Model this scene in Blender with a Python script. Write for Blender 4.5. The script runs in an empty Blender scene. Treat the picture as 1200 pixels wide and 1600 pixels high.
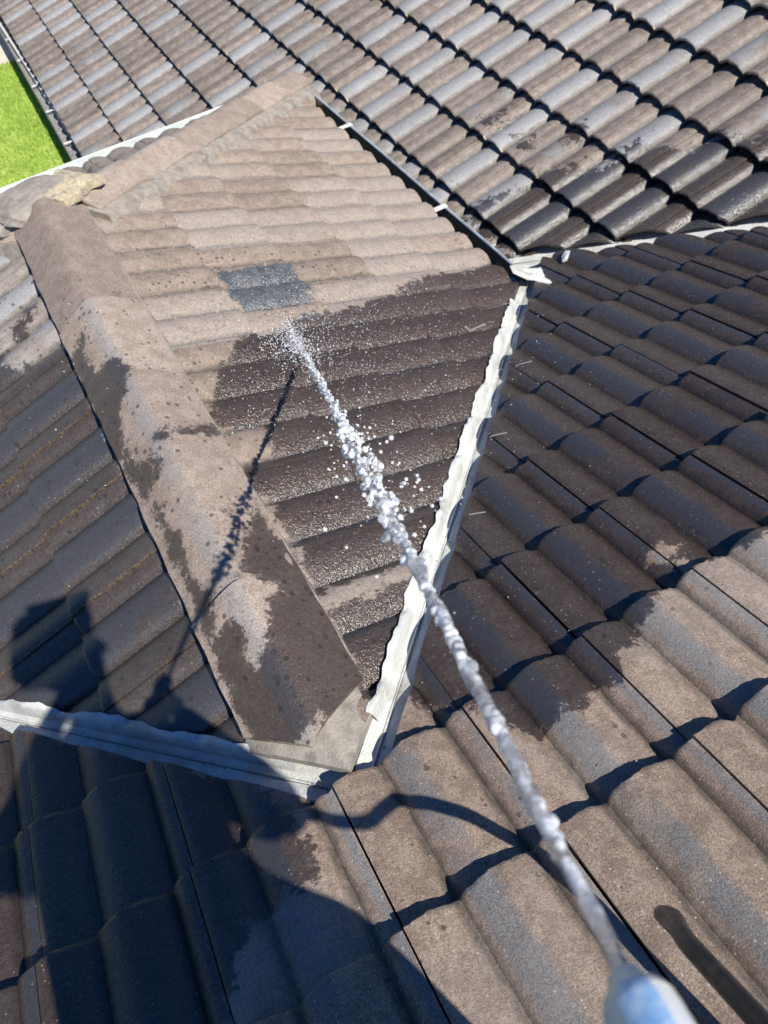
import bpy, bmesh, math, random
import numpy as np
from mathutils import Vector, Matrix, noise as mnoise
random.seed(7)
sc = bpy.context.scene
COL = sc.collection
# ------------------------------------------------------------------ camera
F_PX = 1159.78
CAM = Vector((0.0283, -0.1739, 1.389))
RIGHT = Vector((0.86646, -0.48801, -0.10527))
DOWN = Vector((-0.45364, -0.68159, -0.57415))
FWD = Vector((0.20844, 0.54523, -0.81195))
cam_data = bpy.data.cameras.new('camera')
cam = bpy.data.objects.new('camera', cam_data)
COL.objects.link(cam)
cam.matrix_world = Matrix(((RIGHT.x, -DOWN.x, -FWD.x, CAM.x), (RIGHT.y, -DOWN.y, -FWD.y, CAM.y),
                           (RIGHT.z, -DOWN.z, -FWD.z, CAM.z), (0, 0, 0, 1)))
cam_data.sensor_fit = 'VERTICAL'
cam_data.sensor_height = 36.0
cam_data.lens = F_PX / 1600 * 36.0
cam_data.clip_start = 0.02
cam_data.clip_end = 500
cam_data.dof.use_dof = True
cam_data.dof.focus_distance = 1.35
cam_data.dof.aperture_fstop = 7.5
sc.camera = cam
# ------------------------------------------------------------------ sky, sun, exposure
TO_SUN = Vector((0.2012, -0.6007, 0.7737)).normalized()
EL = math.asin(TO_SUN.z)
world = bpy.data.worlds.new('World')
sc.world = world
world.use_nodes = True
wn = world.node_tree.nodes
sky = wn.new('ShaderNodeTexSky')
sky.sky_type = 'NISHITA'
sky.sun_disc = False
sky.sun_elevation = EL
sky.sun_rotation = math.atan2(TO_SUN.x, TO_SUN.y)
sky.air_density = 1.3
sky.dust_density = 0.3
sky.ozone_density = 4.0
wn['Background'].inputs[1].default_value = 0.056
hsv = wn.new('ShaderNodeHueSaturation')
hsv.inputs['Saturation'].default_value = 1.40
hsv.inputs['Hue'].default_value = 0.515
hsv.inputs['Value'].default_value = 1.1
world.node_tree.links.new(sky.outputs[0], hsv.inputs['Color'])
world.node_tree.links.new(hsv.outputs[0], wn['Background'].inputs[0])
sun_data = bpy.data.lights.new('sun', 'SUN')
sun_data.energy = 5.0
sun_data.angle = math.radians(0.55)
sun_data.color = (1.0, 0.95, 0.87)
sun = bpy.data.objects.new('sun', sun_data)
COL.objects.link(sun)
sun.rotation_euler = (-TO_SUN).to_track_quat('-Z', 'Y').to_euler()
sc.view_settings.view_transform = 'Standard'
sc.view_settings.look = 'None'
sc.view_settings.exposure = 0.5
sc.view_settings.gamma = 1.0
sc.view_settings.use_curve_mapping = False

# ------------------------------------------------------------------ measured shapes of the place (metres)
PA, PB, PE = 0.3499, 0.3585, 0.338           # roof pitches
GA = 0.3145                                   # tile gauge
TA, TB, TE = math.tan(PA), math.tan(PB), math.tan(PE)
XR, ZR, Y2 = 0.0458, -0.0964, 2.684           # wing ridge: x, z, far end
XBE = 1.6841                                  # wing eave x
Y3 = Y2 + XBE - XR                            # hip-end eave y
YEA, YAWE, XE = 4.0005, -0.0195, 1.5911       # far roof pivot
ZE0 = -TA * YEA
XL = XR - 1.75                                # left eave of the wing (out of frame)
zB = lambda x: ZR - TB * abs(x - XR)
WET = {
'B':[[(1.913,2.18),(1.695,2.177),(1.455,2.069),(1.325,2.062),(1.16,2.035),(0.984,1.92),(0.831,1.902),(0.7,1.861),(0.64,1.885),(0.575,1.844),(0.479,1.803),(0.386,1.784),(0.301,1.692),(0.245,1.619),(0.226,1.54),(0.17,1.46),(0.154,1.389),(0.264,1.367),(0.276,1.28),(0.285,1.234),(0.214,1.215),(0.162,1.209),(0.137,1.172),(0.16,1.1),(0.194,1.038),(0.139,0.35),(0.142,0.302),(1.864,1.927)],[(0.452,2.214),(0.743,2.206),(0.754,2.098),(0.714,1.945),(0.567,1.933),(0.457,1.97),(0.454,2.1)]],
'B-':[[(0.123,0.72),(0.28,0.741),(0.417,0.732),(0.411,0.69),(0.304,0.689),(0.155,0.687)],[(0.448,0.925),(0.526,0.924),(0.514,0.902),(0.435,0.899)]],
'R':[[(-0.128,1.879),(-0.049,1.928),(-0.064,1.799),(-0.06,1.729),(0.009,1.739),(0.037,1.666),(0.021,1.606),(-0.013,1.543),(-0.065,1.5),(-0.083,1.412),(-0.102,1.398),(-0.139,1.41)],[(-0.116,1.367),(-0.082,1.385),(-0.063,1.331),(-0.015,1.284),(0.001,1.355),(0.023,1.367),(0.089,1.364),(0.179,1.373),(0.164,1.303),(0.091,1.32),(0.038,1.329),(-0.007,1.306),(-0.018,1.248),(-0.062,1.226),(-0.084,1.267),(-0.11,1.297)],[(-0.091,1.272),(-0.072,1.171),(-0.057,1.137),(-0.056,0.998),(-0.068,0.899),(-0.047,0.825),(-0.047,0.766),(-0.096,0.741),(-0.096,1.002)],[(0.116,0.998),(0.153,1.021),(0.162,0.922),(0.19,0.732),(0.196,0.468),(0.167,0.387),(0.068,0.37),(0.041,0.433),(-0.035,0.395),(-0.11,0.418),(-0.102,0.726),(-0.062,0.728),(-0.015,0.746),(-0.033,0.594),(0.034,0.64),(0.054,0.721),(0.086,0.72),(0.129,0.741),(0.071,0.759),(0.046,0.795),(0.048,0.865),(0.073,0.936)]],
'A':[[(0.148,0.398),(0.209,0.423),(0.243,0.368),(0.285,0.308),(0.326,0.297),(0.354,0.204),(0.385,0.173),(0.455,0.175),(0.546,0.172),(0.596,0.183),(0.648,0.224),(0.707,0.242),(0.762,0.278),(0.861,0.293),(0.926,0.302),(1.02,0.286),(1.072,0.249),(1.171,0.192),(2.955,1.294),(2.643,1.596),(2.0,2.247),(1.537,1.856),(0.232,0.597)],[(-0.846,1.169),(-0.134,0.414),(-0.086,0.271),(-0.072,0.191),(-0.099,0.143),(-0.165,0.171),(-0.224,0.146),(-0.255,0.107),(-0.307,0.074),(-0.349,-0.034),(-0.896,0.219)]],
'A-':[[(1.013,0.28),(1.116,0.271),(1.023,0.192),(0.987,0.223)],[(0.875,0.402),(0.956,0.388),(0.926,0.329),(0.867,0.354)]],
'C':[[(-0.748,2.387),(-0.364,2.152),(-0.221,2.074),(-0.115,2.027),(-0.113,1.491),(-0.094,0.435),(-0.972,1.122)],[(-0.388,2.277),(-0.301,2.229),(-0.184,2.389),(-0.152,2.304),(-0.265,2.205),(-0.356,2.181)]],
'E':[[(1.815,2.219),(1.783,2.52),(1.78,2.66),(1.912,2.601),(2.043,2.575),(2.202,2.538),(2.353,2.35),(2.55,2.288),(2.586,2.12),(2.742,2.029),(2.87,1.673),(2.614,1.393),(2.15,1.782)],[(2.262,2.863),(2.297,2.777),(2.276,2.703),(2.226,2.756)],[(2.216,3.026),(2.287,2.985),(2.27,2.931),(2.181,2.945)],[(2.389,2.642),(2.462,2.592),(2.427,2.521),(2.362,2.556)],[(2.228,3.133),(2.384,3.069),(2.35,3.001),(2.207,3.042)]],
}

def poly_sd(P, polys):
    """signed distance (positive inside) of points P (n,2) to a union of polygons"""
    best = np.full(len(P), -9.0)
    for poly in polys:
        V = np.array(poly); n = len(V)
        d = np.full(len(P), 9.0); ins = np.zeros(len(P), bool)
        for i in range(n):
            a, b = V[i], V[(i + 1) % n]
            ab = b - a; L = ab @ ab + 1e-9
            t = np.clip(((P - a) @ ab) / L, 0, 1)
            d = np.minimum(d, np.hypot(*(P - a - t[:, None] * ab).T))
            c = (a[1] > P[:, 1]) != (b[1] > P[:, 1])
            xi = a[0] + (P[:, 1] - a[1]) * ab[0] / (ab[1] if abs(ab[1]) > 1e-9 else 1e-9)
            ins ^= c & (P[:, 0] < xi)
        best = np.maximum(best, np.where(ins, d, -d))
    return best

def wet_sd(P, key):
    P = np.asarray(P, float)[:, :2]
    s = poly_sd(P, WET[key]) if key in WET else np.full(len(P), -9.0)
    if key + '-' in WET:
        s = np.minimum(s, -poly_sd(P, WET[key + '-']))
    return np.clip(s, -.5, .5)

# ------------------------------------------------------------------ node helpers
class NB:
    def __init__(s, name):
        s.m = bpy.data.materials.new(name); s.m.use_nodes = True
        s.t = s.m.node_tree; s.n = s.t.nodes; s.l = s.t.links
        s.b = s.n['Principled BSDF']; s.out = s.n['Material Output']
        g = s.n.new('ShaderNodeNewGeometry'); s.pos = g.outputs['Position']; s.geo = g
    def put(s, sock, v):
        if isinstance(v, bpy.types.NodeSocket): s.l.new(v, sock)
        elif isinstance(v, (tuple, list)) and len(v) == 3 and sock.type == 'RGBA': sock.default_value = (*v, 1)
        else: sock.default_value = v
    def math(s, op, a, b=0.0, c=None, clamp=False):
        n = s.n.new('ShaderNodeMath'); n.operation = op; n.use_clamp = clamp
        s.put(n.inputs[0], a); s.put(n.inputs[1], b)
        if c is not None: s.put(n.inputs[2], c)
        return n.outputs[0]
    def step(s, x, lo, hi, a=0.0, b=1.0):
        n = s.n.new('ShaderNodeMapRange'); n.interpolation_type = 'SMOOTHSTEP'
        s.put(n.inputs[0], x); s.put(n.inputs[1], lo); s.put(n.inputs[2], hi); s.put(n.inputs[3], a); s.put(n.inputs[4], b)
        return n.outputs[0]
    def noise(s, scale, detail=3, rough=.6, vec=None, dist=0.0):
        n = s.n.new('ShaderNodeTexNoise'); n.inputs['Scale'].default_value = scale
        n.inputs['Detail'].default_value = detail; n.inputs['Roughness'].default_value = rough
        n.inputs['Distortion'].default_value = dist
        s.l.new(vec or s.pos, n.inputs['Vector']); return n.outputs[0]
    def voro(s, scale, vec=None, col=False):
        n = s.n.new('ShaderNodeTexVoronoi'); n.inputs['Scale'].default_value = scale
        s.l.new(vec or s.pos, n.inputs['Vector'])
        return (n.outputs['Distance'], n.outputs['Color']) if col else n.outputs['Distance']
    def mix(s, f, a, b, mode='MIX'):
        n = s.n.new('ShaderNodeMix'); n.data_type = 'RGBA'; n.blend_type = mode
        s.put(n.inputs['Factor'], f); s.put(n.inputs['A'], a); s.put(n.inputs['B'], b); return n.outputs['Result']
    def attr(s, name):
        n = s.n.new('ShaderNodeAttribute'); n.attribute_name = name; return n
    def sep(s, v):
        n = s.n.new('ShaderNodeSeparateXYZ'); s.l.new(v, n.inputs[0]); return n.outputs
    def bump(s, h, dist, strength=1.0, normal=None):
        n = s.n.new('ShaderNodeBump'); n.inputs['Distance'].default_value = dist
        s.put(n.inputs['Strength'], strength); s.put(n.inputs['Height'], h)
        if normal is not None: s.l.new(normal, n.inputs['Normal'])
        return n.outputs[0]
    def done(s, color=None, rough=None, normal=None, **kw):
        if color is not None: s.put(s.b.inputs['Base Color'], color)
        if rough is not None: s.put(s.b.inputs['Roughness'], rough)
        if normal is not None: s.put(s.b.inputs['Normal'], normal)
        for k, v in kw.items(): s.put(s.b.inputs[k.replace('_', ' ')], v)
        return s.m

def tile_material(name, brown, brown2, grey, window, grey_amt, wetcol, spots=0.3, lichen=0.5, spec=0.35,
                  rough_dry=.8, wet_rough=.22, wet_bump=.0009, seam=0.0, grime=True, edge_amp=.15, gate=.30, alt=0.0, stretch=None, bluepatch=None, dust=0.0, chips=.48):
    b = NB(name)
    tuv = b.sep(b.attr('tuv').outputs['Vector']); u, v, rnd = tuv[0], tuv[1], tuv[2]
    sd = b.attr('wet').outputs['Fac']
    n_big = b.noise(5, 4); n_mid = b.noise(22, 5, .65); n_fine = b.noise(120, 4, .7); n_grain = b.noise(330, 4, .8)
    # coating colour
    c = b.mix(b.step(b.math('ADD', n_mid, b.math('MULTIPLY', b.math('SUBTRACT', n_fine, .5), .6)), .38, .62), brown, brown2)
    # grey band along one flank of a roll
    uw = b.math('ADD', u, b.math('MULTIPLY', b.math('SUBTRACT', n_mid, .5), .10))
    g = b.math('MULTIPLY', b.step(uw, window[0], window[0] + .06), b.step(uw, window[1] - .08, window[1], 1, 0))
    if len(window) == 4:
        g2 = b.math('MULTIPLY', b.step(uw, window[2], window[2] + .05), b.step(uw, window[3] - .05, window[3], 1, 0))
        g = b.math('MAXIMUM', g, g2)
    g = b.math('MULTIPLY', g, b.step(b.math('ADD', n_big, b.math('MULTIPLY', b.math('SUBTRACT', rnd, .5), .55)), gate, gate + .2))
    g = b.math('MULTIPLY', g, b.step(n_fine, .33, .55, .55, 1))
    g = b.math('MULTIPLY', g, grey_amt)
    c = b.mix(g, c, grey)
    # per tile tone
    tone = b.math('MULTIPLY_ADD', rnd, .36, .82)
    c = b.mix(1.0, c, b.n_rgb(tone), 'MULTIPLY')
    # grain
    gr = b.math('MULTIPLY_ADD', b.step(n_grain, .32, .68), .95, .52)
    c = b.mix(1.0, c, b.n_rgb(gr), 'MULTIPLY')
    # grime in the two pans and near the lap
    for uc in ((.335, .835) if grime else ()):
        d = b.math('ABSOLUTE', b.math('SUBTRACT', uw, uc))
        k = b.math('MULTIPLY', b.step(d, .0, .06, .8, 0), b.step(n_mid, .30, .55))
        c = b.mix(k, c, (.055, .05, .043))
    # pale chips on the butt edge beside the pans
    for uc in (.36, .86):
        if grime:
            k = b.math('MULTIPLY', b.step(b.math('ABSOLUTE', b.math('SUBTRACT', u, uc)), .012, .035, 1, 0), b.step(v, .004, .009, 1, 0))
            c = b.mix(b.math('MULTIPLY', k, b.step(b.math('ADD', n_mid, b.math('MULTIPLY', b.math('SUBTRACT', rnd, .5), .5)), chips, chips + .08)), c, (.60, .47, .30))
    # mould blotches
    bl = b.math('MULTIPLY', b.step(b.noise(9, 5, .7), .60, .70), b.step(n_fine, .42, .55))
    c = b.mix(b.math('MULTIPLY', bl, .55), c, (.07, .062, .055))
    # dark round water spots
    if spots:
        vd, vc = b.voro(52, col=True); vr = b.sep(vc)
        thr = b.math('MULTIPLY', b.step(vr[0], 1 - spots, 1.0), .38)
        near = b.step(sd, -.48, -.02, .5, 1)
        k = b.math('MULTIPLY', b.step(b.math('SUBTRACT', b.math('MULTIPLY', thr, near), vd), -.02, .04), .75)
        c = b.mix(k, c, (.06, .048, .042))
    if dust:
        k = b.math('MULTIPLY', b.step(b.math('ADD', b.noise(3.5, 4, .6), b.math('MULTIPLY', b.math('SUBTRACT', rnd, .5), .5)), .45, .62), dust)
        c = b.mix(k, c, b.mix(b.step(n_fine, .35, .65), (.21, .195, .18), (.35, .31, .275)))
    # lichen and cement specks
    vd2, vc2 = b.voro(110, col=True); vr2 = b.sep(vc2)
    k = b.math('MULTIPLY', b.step(vd2, .16, .22, 1, 0), b.step(vr2[1], 1 - .16 * lichen, 1 - .14 * lichen))
    speck = b.math('MULTIPLY', k, .75)
    # wet
    edge = b.math('ADD', b.math('MULTIPLY', b.math('SUBTRACT', b.noise(16, 6, .7), .5), edge_amp),
                  b.math('MULTIPLY', b.math('SUBTRACT', b.noise(90, 3, .7), .5), .05))
    sde = b.math('ADD', sd, edge)
    wet = b.math('ADD', b.math('MULTIPLY', b.step(sde, -.004, .007), .78), b.math('MULTIPLY', b.step(sde, -.035, .03), .22))
    if stretch: wet = b.math('MULTIPLY', wet, stretch)
    cw = b.mix(.86, c, wetcol)
    cw = b.mix(b.math('MULTIPLY', g, .6), cw, (.034, .042, .055))
    cw = b.mix(1.0, cw, b.n_rgb(b.math('MULTIPLY_ADD', b.math('SUBTRACT', n_fine, .5), .8, 1.0)), 'MULTIPLY')
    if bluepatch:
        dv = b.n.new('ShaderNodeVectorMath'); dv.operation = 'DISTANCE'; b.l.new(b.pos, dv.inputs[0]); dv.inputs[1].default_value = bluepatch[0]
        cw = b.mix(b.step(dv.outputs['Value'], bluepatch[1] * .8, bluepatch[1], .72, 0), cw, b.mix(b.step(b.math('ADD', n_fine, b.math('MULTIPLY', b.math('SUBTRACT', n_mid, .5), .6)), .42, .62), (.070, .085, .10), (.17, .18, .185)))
    c = b.mix(wet, c, cw)
    c = b.mix(speck, c, b.mix(wet, (.52, .47, .38), (.26, .24, .2)))
    if seam:
        k = b.math('MULTIPLY', b.step(b.math('ABSOLUTE', b.math('SUBTRACT', u, .012)), .004, .014, seam, 0), b.math('MULTIPLY', b.step(n_fine, .45, .58), b.step(b.math('ADD', n_big, b.math('MULTIPLY', b.math('SUBTRACT', rnd, .5), .8)), .42, .6)))
        c = b.mix(k, c, (.42, .27, .10))
    rough = b.math('ADD', b.step(wet, 0, 1, rough_dry, wet_rough), b.math('MULTIPLY', b.math('SUBTRACT', n_fine, .5), .22))
    hb = b.math('ADD', b.math('MULTIPLY', n_grain, b.step(wet, 0, 1, 1, .35)), b.math('MULTIPLY', n_fine, .8))
    nrm = b.bump(hb, .0016)
    wn_ = b.noise(125, 1.5, .5, dist=.8)
    nrm = b.bump(b.math('MULTIPLY', wn_, wet), wet_bump * 2.2, 1.0, nrm)
    return b.done(c, rough, nrm, Specular_IOR_Level=b.step(wet, 0, 1, spec, .62))

def _n_rgb(self, v):
    n = self.n.new('ShaderNodeCombineColor')
    for i in range(3): self.put(n.inputs[i], v)
    return n.outputs[0]
NB.n_rgb = _n_rgb

def simple(name, base, base2=None, scale=20, rough=.6, bump=0.0, metallic=0.0, dirt=None, dirt_amt=.5, **kw):
    b = NB(name); n1 = b.noise(scale, 5, .65)
    c = b.mix(b.step(n1, .35, .65), base, base2 or base)
    if dirt:
        c = b.mix(b.math('MULTIPLY', b.step(b.noise(scale * .45, 6, .7), .48, .64), dirt_amt), c, dirt)
    nrm = b.bump(b.noise(scale * 6, 4, .7), bump) if bump else None
    return b.done(c, rough, nrm, Metallic=metallic, **kw)

NB.n_rgb = _n_rgb
M = {}
M['tile_main'] = tile_material('main roof tile coating', (.235, .175, .135), (.34, .262, .205), (.165, .175, .186), (.37, .61, .90, 1.02), .85,
                               (.020, .0135, .012), spots=.08, lichen=.9, wet_rough=.28, wet_bump=.0003, gate=.16, dust=.4)
M['tile_wing'] = tile_material('wing roof tile coating', (.235, .185, .15), (.32, .255, .205), (.17, .185, .20), (.80, .95, .30, .38), .8,
                               (.027, .0165, .0125), spots=.6, lichen=.3, wet_rough=.21, wet_bump=.0019, gate=.22, bluepatch=((.64, 2.10, -.33), .27), dust=.5, chips=.9)
M['tile_wing_left'] = tile_material('wing left slope tile coating', (.25, .215, .185), (.32, .29, .26), (.30, .31, .33), (.34, .84), .8,
                               (.026, .018, .015), spots=.2, lichen=.45, wet_rough=.28, wet_bump=.0002, seam=.22)
M['tile_far'] = tile_material('far roof tile coating', (.175, .145, .122), (.25, .21, .178), (.26, .272, .285), (.34, .84), .82,
                               (.036, .028, .024), spots=.12, lichen=.5, rough_dry=.5, spec=.5, wet_rough=.22, wet_bump=.0014, edge_amp=.42, chips=.66)
M['ridge'] = tile_material('ridge tile coating', (.265, .21, .172), (.335, .275, .23), (.25, .25, .245), (.30, .55), .6,
                           (.030, .020, .016), spots=.4, lichen=.15, wet_rough=.34, wet_bump=.0007, grime=False, edge_amp=.10)
M['deck'] = simple('dark roof underlay', (.012, .011, .010), rough=.9)
M['mortar'] = simple('grey bedding mortar', (.27, .24, .205), (.36, .325, .28), 30, .95, .003, dirt=(.12, .105, .09), dirt_amt=.5)
M['mortar_yellow'] = simple('yellow lichened mortar', (.66, .56, .36), (.48, .41, .30), 70, .95, .004, dirt=(.30, .26, .22), dirt_amt=.9)
M['flash'] = simple('white painted valley metal', (.60, .615, .59), (.50, .515, .49), 14, .5, .003, dirt=(.34, .32, .27), dirt_amt=.6)
M['gutter_dark'] = simple('dark painted gutter steel', (.10, .12, .115), (.17, .18, .16), 10, .32, .0008, .3, dirt=(.12, .12, .09))
M['gutter_lip'] = simple('gutter lip with painted highlight', (.30, .34, .37), (.45, .50, .53), 12, .3, 0, .2)  # bright tone puts the highlight along the lip into the colour
M['gutter_pale'] = simple('pale green-white gutter paint', (.62, .67, .64), (.50, .55, .53), 9, .4, .0005)
M['bracket'] = simple('white gutter bracket', (.78, .77, .72), (.6, .6, .55), 40, .45)
M['silt'] = simple('grey gutter silt', (.16, .15, .14), (.30, .29, .27), 40, .95, .004)
M['wire'] = simple('galvanised clip wire', (.55, .54, .50), rough=.35, metallic=.6)
M['wall'] = simple('rendered house wall', (.55, .50, .43), (.6, .55, .48), 30, .9, .001)
M['fascia'] = simple('painted fascia timber', (.55, .55, .52), rough=.5)

# ------------------------------------------------------------------ object helpers
def new_obj(name, mesh, parent=None, mats=()):
    o = bpy.data.objects.new(name, mesh); COL.objects.link(o)
    for m in mats: mesh.materials.append(m)
    if parent is not None: o.parent = parent
    return o
def empty(name, label, cat, loc=(0, 0, 0), group=None):
    o = bpy.data.objects.new(name, None); COL.objects.link(o); o.location = loc
    o['label'] = label; o['category'] = cat
    if group: o['group'] = group
    return o
def tag(o, label=None, cat=None, group=None, kind=None):
    if label: o['label'] = label
    if cat: o['category'] = cat
    if group: o['group'] = group
    if kind: o['kind'] = kind
    return o
def bm_obj(name, bm, mat, parent=None, smooth=True, sharp=.7):
    bm.normal_update()
    for f in bm.faces: f.smooth = smooth
    if smooth:
        for e in bm.edges:
            if len(e.link_faces) == 2 and e.calc_face_angle(0) > sharp: e.smooth = False
    me = bpy.data.meshes.new(name); bm.to_mesh(me); bm.free()
    return new_obj(name, me, parent, [mat])
def box_bm(bm, lo, hi, mtx=None):
    vs = [bm.verts.new(Vector((x, y, z)) if mtx is None else mtx @ Vector((x, y, z))) for x in (lo[0], hi[0]) for y in (lo[1], hi[1]) for z in (lo[2], hi[2])]
    for q in ((0, 1, 3, 2), (4, 6, 7, 5), (0, 4, 5, 1), (2, 3, 7, 6), (0, 2, 6, 4), (1, 5, 7, 3)):
        bm.faces.new([vs[i] for i in q])
def tube_bm(bm, pts, rad, seg=10, cap=True, flat=1.0):
    pts = [Vector(p) for p in pts]; rings = []
    up = Vector((0, 0, 1))
    for i, p in enumerate(pts):
        d = (pts[min(i + 1, len(pts) - 1)] - pts[max(i - 1, 0)]).normalized()
        a = d.cross(up if abs(d.z) < .95 else Vector((1, 0, 0))).normalized(); c = a.cross(d)
        r = rad[i] if isinstance(rad, (list, tuple)) else rad
        rings.append([bm.verts.new(p + a * math.cos(t * 2 * math.pi / seg) * r + c * math.sin(t * 2 * math.pi / seg) * r * flat) for t in range(seg)])
    for A, B in zip(rings, rings[1:]):
        for k in range(seg): bm.faces.new((A[k], A[(k + 1) % seg], B[(k + 1) % seg], B[k]))
    if cap:
        bm.faces.new(rings[0][::-1]); bm.faces.new(rings[-1])

def to_px(P):
    q = Vector(P) - CAM; z = q.dot(FWD)
    if z < .05: return None
    return 600 + F_PX * q.dot(RIGHT) / z, 800 + F_PX * q.dot(DOWN) / z
def in_view(P, m=170):
    p = to_px(P)
    return p is not None and -m < p[0] < 1200 + m and -m < p[1] < 1600 + m

# ------------------------------------------------------------------ roof tiles
W = .30
def roll(u, H):
    f = ((u - .335) * 2) % 1.0
    h = H * (max(0.0, math.sin(math.pi * f ** .86)) ** .74)
    return h - (.0035 if u > .935 else 0) - (.002 if f < .045 else 0)
def make_tile(parent, O, U, S, N, a0, b0, key, mat, T=.028, H=.026, thick=.012, nu=25, rows=None, cuts=(), length=.365, rnd=None, gauge=GA):
    """one interlocking concrete tile; O origin, U across, S downslope, N normal; butt edge at b0.
    cuts: list of (point, normal): keep the side the normal points AWAY from; or list of alternatives (pieces)."""
    rnd = random.random() if rnd is None else rnd
    rows = rows or [0, .004, .012, .05, .10, .16, .22, .28, length]
    jz = random.uniform(-.0012, .0012); jr = random.uniform(-.003, .003); ju = random.uniform(-.0012, .0012)
    ph = random.uniform(0, 6.28)
    verts = []; tuv = []
    us = sorted([.006 + .988 * i / (nu - 1) for i in range(nu - 4)] + [.331, .336, .831, .836]) if False else [.006 + .988 * i / (nu - 1) for i in range(nu)]
    for layer in (0, 1):
        for j, r in enumerate(rows):
            for i, u in enumerate(us):
                edge = (.0011 * math.sin(u * 31 + ph) + .0009 * math.sin(u * 77 + ph * 3) - max(0, mnoise.noise(Vector((u * 9 + ph * 5, ph * 7, 1))) - .28) * .022) if j < 3 else 0
                n = T * (1 - r / gauge) + roll(u, H) - roll(0, H) + jz + jr * (u - .5)
                if j == 0: n -= .0035
                if i == 0 or i == nu - 1: n -= .0015
                if layer: n -= thick if j else thick * .8
                p = O + U * (a0 + u * W + ju) + S * (b0 - r + edge) + N * n
                verts.append(p); tuv.append((u, r, rnd))
    nr = len(rows); L = nu * nr
    faces = []
    for j in range(nr - 1):
        for i in range(nu - 1):
            a = j * nu + i
            faces.append((a, a + 1, a + nu + 1, a + nu)); faces.append((L + a, L + a + nu, L + a + nu + 1, L + a + 1))
    for i in range(nu - 1):
        faces.append((i + 1, i, L + i, L + i + 1)); k = (nr - 1) * nu + i; faces.append((k, k + 1, L + k + 1, L + k))
    for j in range(nr - 1):
        a = j * nu; faces.append((a, a + nu, L + a + nu, L + a)); k = a + nu - 1; faces.append((k + nu, k, L + k, L + k + nu))
    me = bpy.data.meshes.new('tile')
    me.from_pydata([v[:] for v in verts], [], faces)
    at = me.attributes.new('tuv', 'FLOAT_VECTOR', 'POINT'); at.data.foreach_set('vector', np.array(tuv, np.float32).ravel())
    sd = wet_sd([v[:2] for v in verts], key)
    aw = me.attributes.new('wet', 'FLOAT', 'POINT'); aw.data.foreach_set('value', sd.astype(np.float32))
    bm = bmesh.new(); bm.from_mesh(me)
    if cuts:
        alts = cuts if isinstance(cuts[0], list) else [list(cuts)]
        out = bmesh.new(); got = False
        res = []
        for alt in alts:
            b2 = bm.copy()
            for pt, nn in alt:
                if not b2.verts: break
                g = b2.verts[:] + b2.edges[:] + b2.faces[:]
                r = bmesh.ops.bisect_plane(b2, geom=g, plane_co=pt, plane_no=nn, clear_outer=True, dist=1e-5)
                ce = [e for e in r['geom_cut'] if isinstance(e, bmesh.types.BMEdge) and e.is_valid]
                if ce:
                    try: bmesh.ops.edgeloop_fill(b2, edges=ce)
                    except Exception: pass
            if b2.faces: res.append(b2)
            else: b2.free()
        bm.free()
        if not res:
            out.free(); bpy.data.meshes.remove(me); return None
        bm = res[0]
        for r2 in res[1:]:
            tmp = bpy.data.meshes.new('t'); r2.to_mesh(tmp); bm.from_mesh(tmp); bpy.data.meshes.remove(tmp); r2.free()
        if sum(f.calc_area() for f in bm.faces) < .0016:
            bm.free(); bpy.data.meshes.remove(me); return None
    bm.normal_update()
    for f in bm.faces: f.smooth = True
    for e in bm.edges:
        if len(e.link_faces) == 2 and e.calc_face_angle(0) > .75: e.smooth = False
    bm.to_mesh(me); bm.free()
    return new_obj('tile', me, parent, [mat])

def frame(axis, pitch, yaw=0):
    """downslope horizontal direction -> U (right when looking upslope... measured), S, N"""
    h = Vector(axis).normalized()
    S = h * math.cos(pitch) + Vector((0, 0, -math.sin(pitch)))
    N = h * math.sin(pitch) + Vector((0, 0, math.cos(pitch)))
    return h, S, N

# valley planes in plan
def vdir(x, s):   # point on valley line wing/main for wing side s(+1 right, -1 left)
    z = zB(x); return Vector((x, -z / TA, z))
J = Vector((XR, -ZR / TA, ZR))
VR = vdir(XR + 1, 1) - J; VR.z = 0; VR.normalize()     # right valley direction in plan
VL = vdir(XR - 1, -1) - J; VL.z = 0; VL.normalize()
nR = Vector((VR.y, -VR.x, 0)); nL = Vector((-VL.y, VL.x, 0))  # point out of the wing, to the main roof side
if nR.x < 0: nR = -nR
if nL.x > 0: nL = -nL
GAP = .033
P0E = Vector((0, YEA, ZE0))
hE = Vector((math.cos(YAWE), math.sin(YAWE), 0)); wE = Vector((-math.sin(YAWE), math.cos(YAWE), 0))
def E_pt(s, w, dz=0): return P0E + hE * s + wE * w + Vector((0, 0, TE * s + dz))
def E_valley(s):
    z = ZE0 + TE * s
    w = (z / -TA - YEA - hE.y * s) / wE.y
    return E_pt(s, w)
VE0, VE1 = E_valley(0.5), E_valley(4.0)
VEd = (VE1 - VE0); VEd.z = 0; VEd.normalize()
nE = Vector((-VEd.y, VEd.x, 0))
if nE.y < 0: nE = -nE       # towards the far roof

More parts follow.
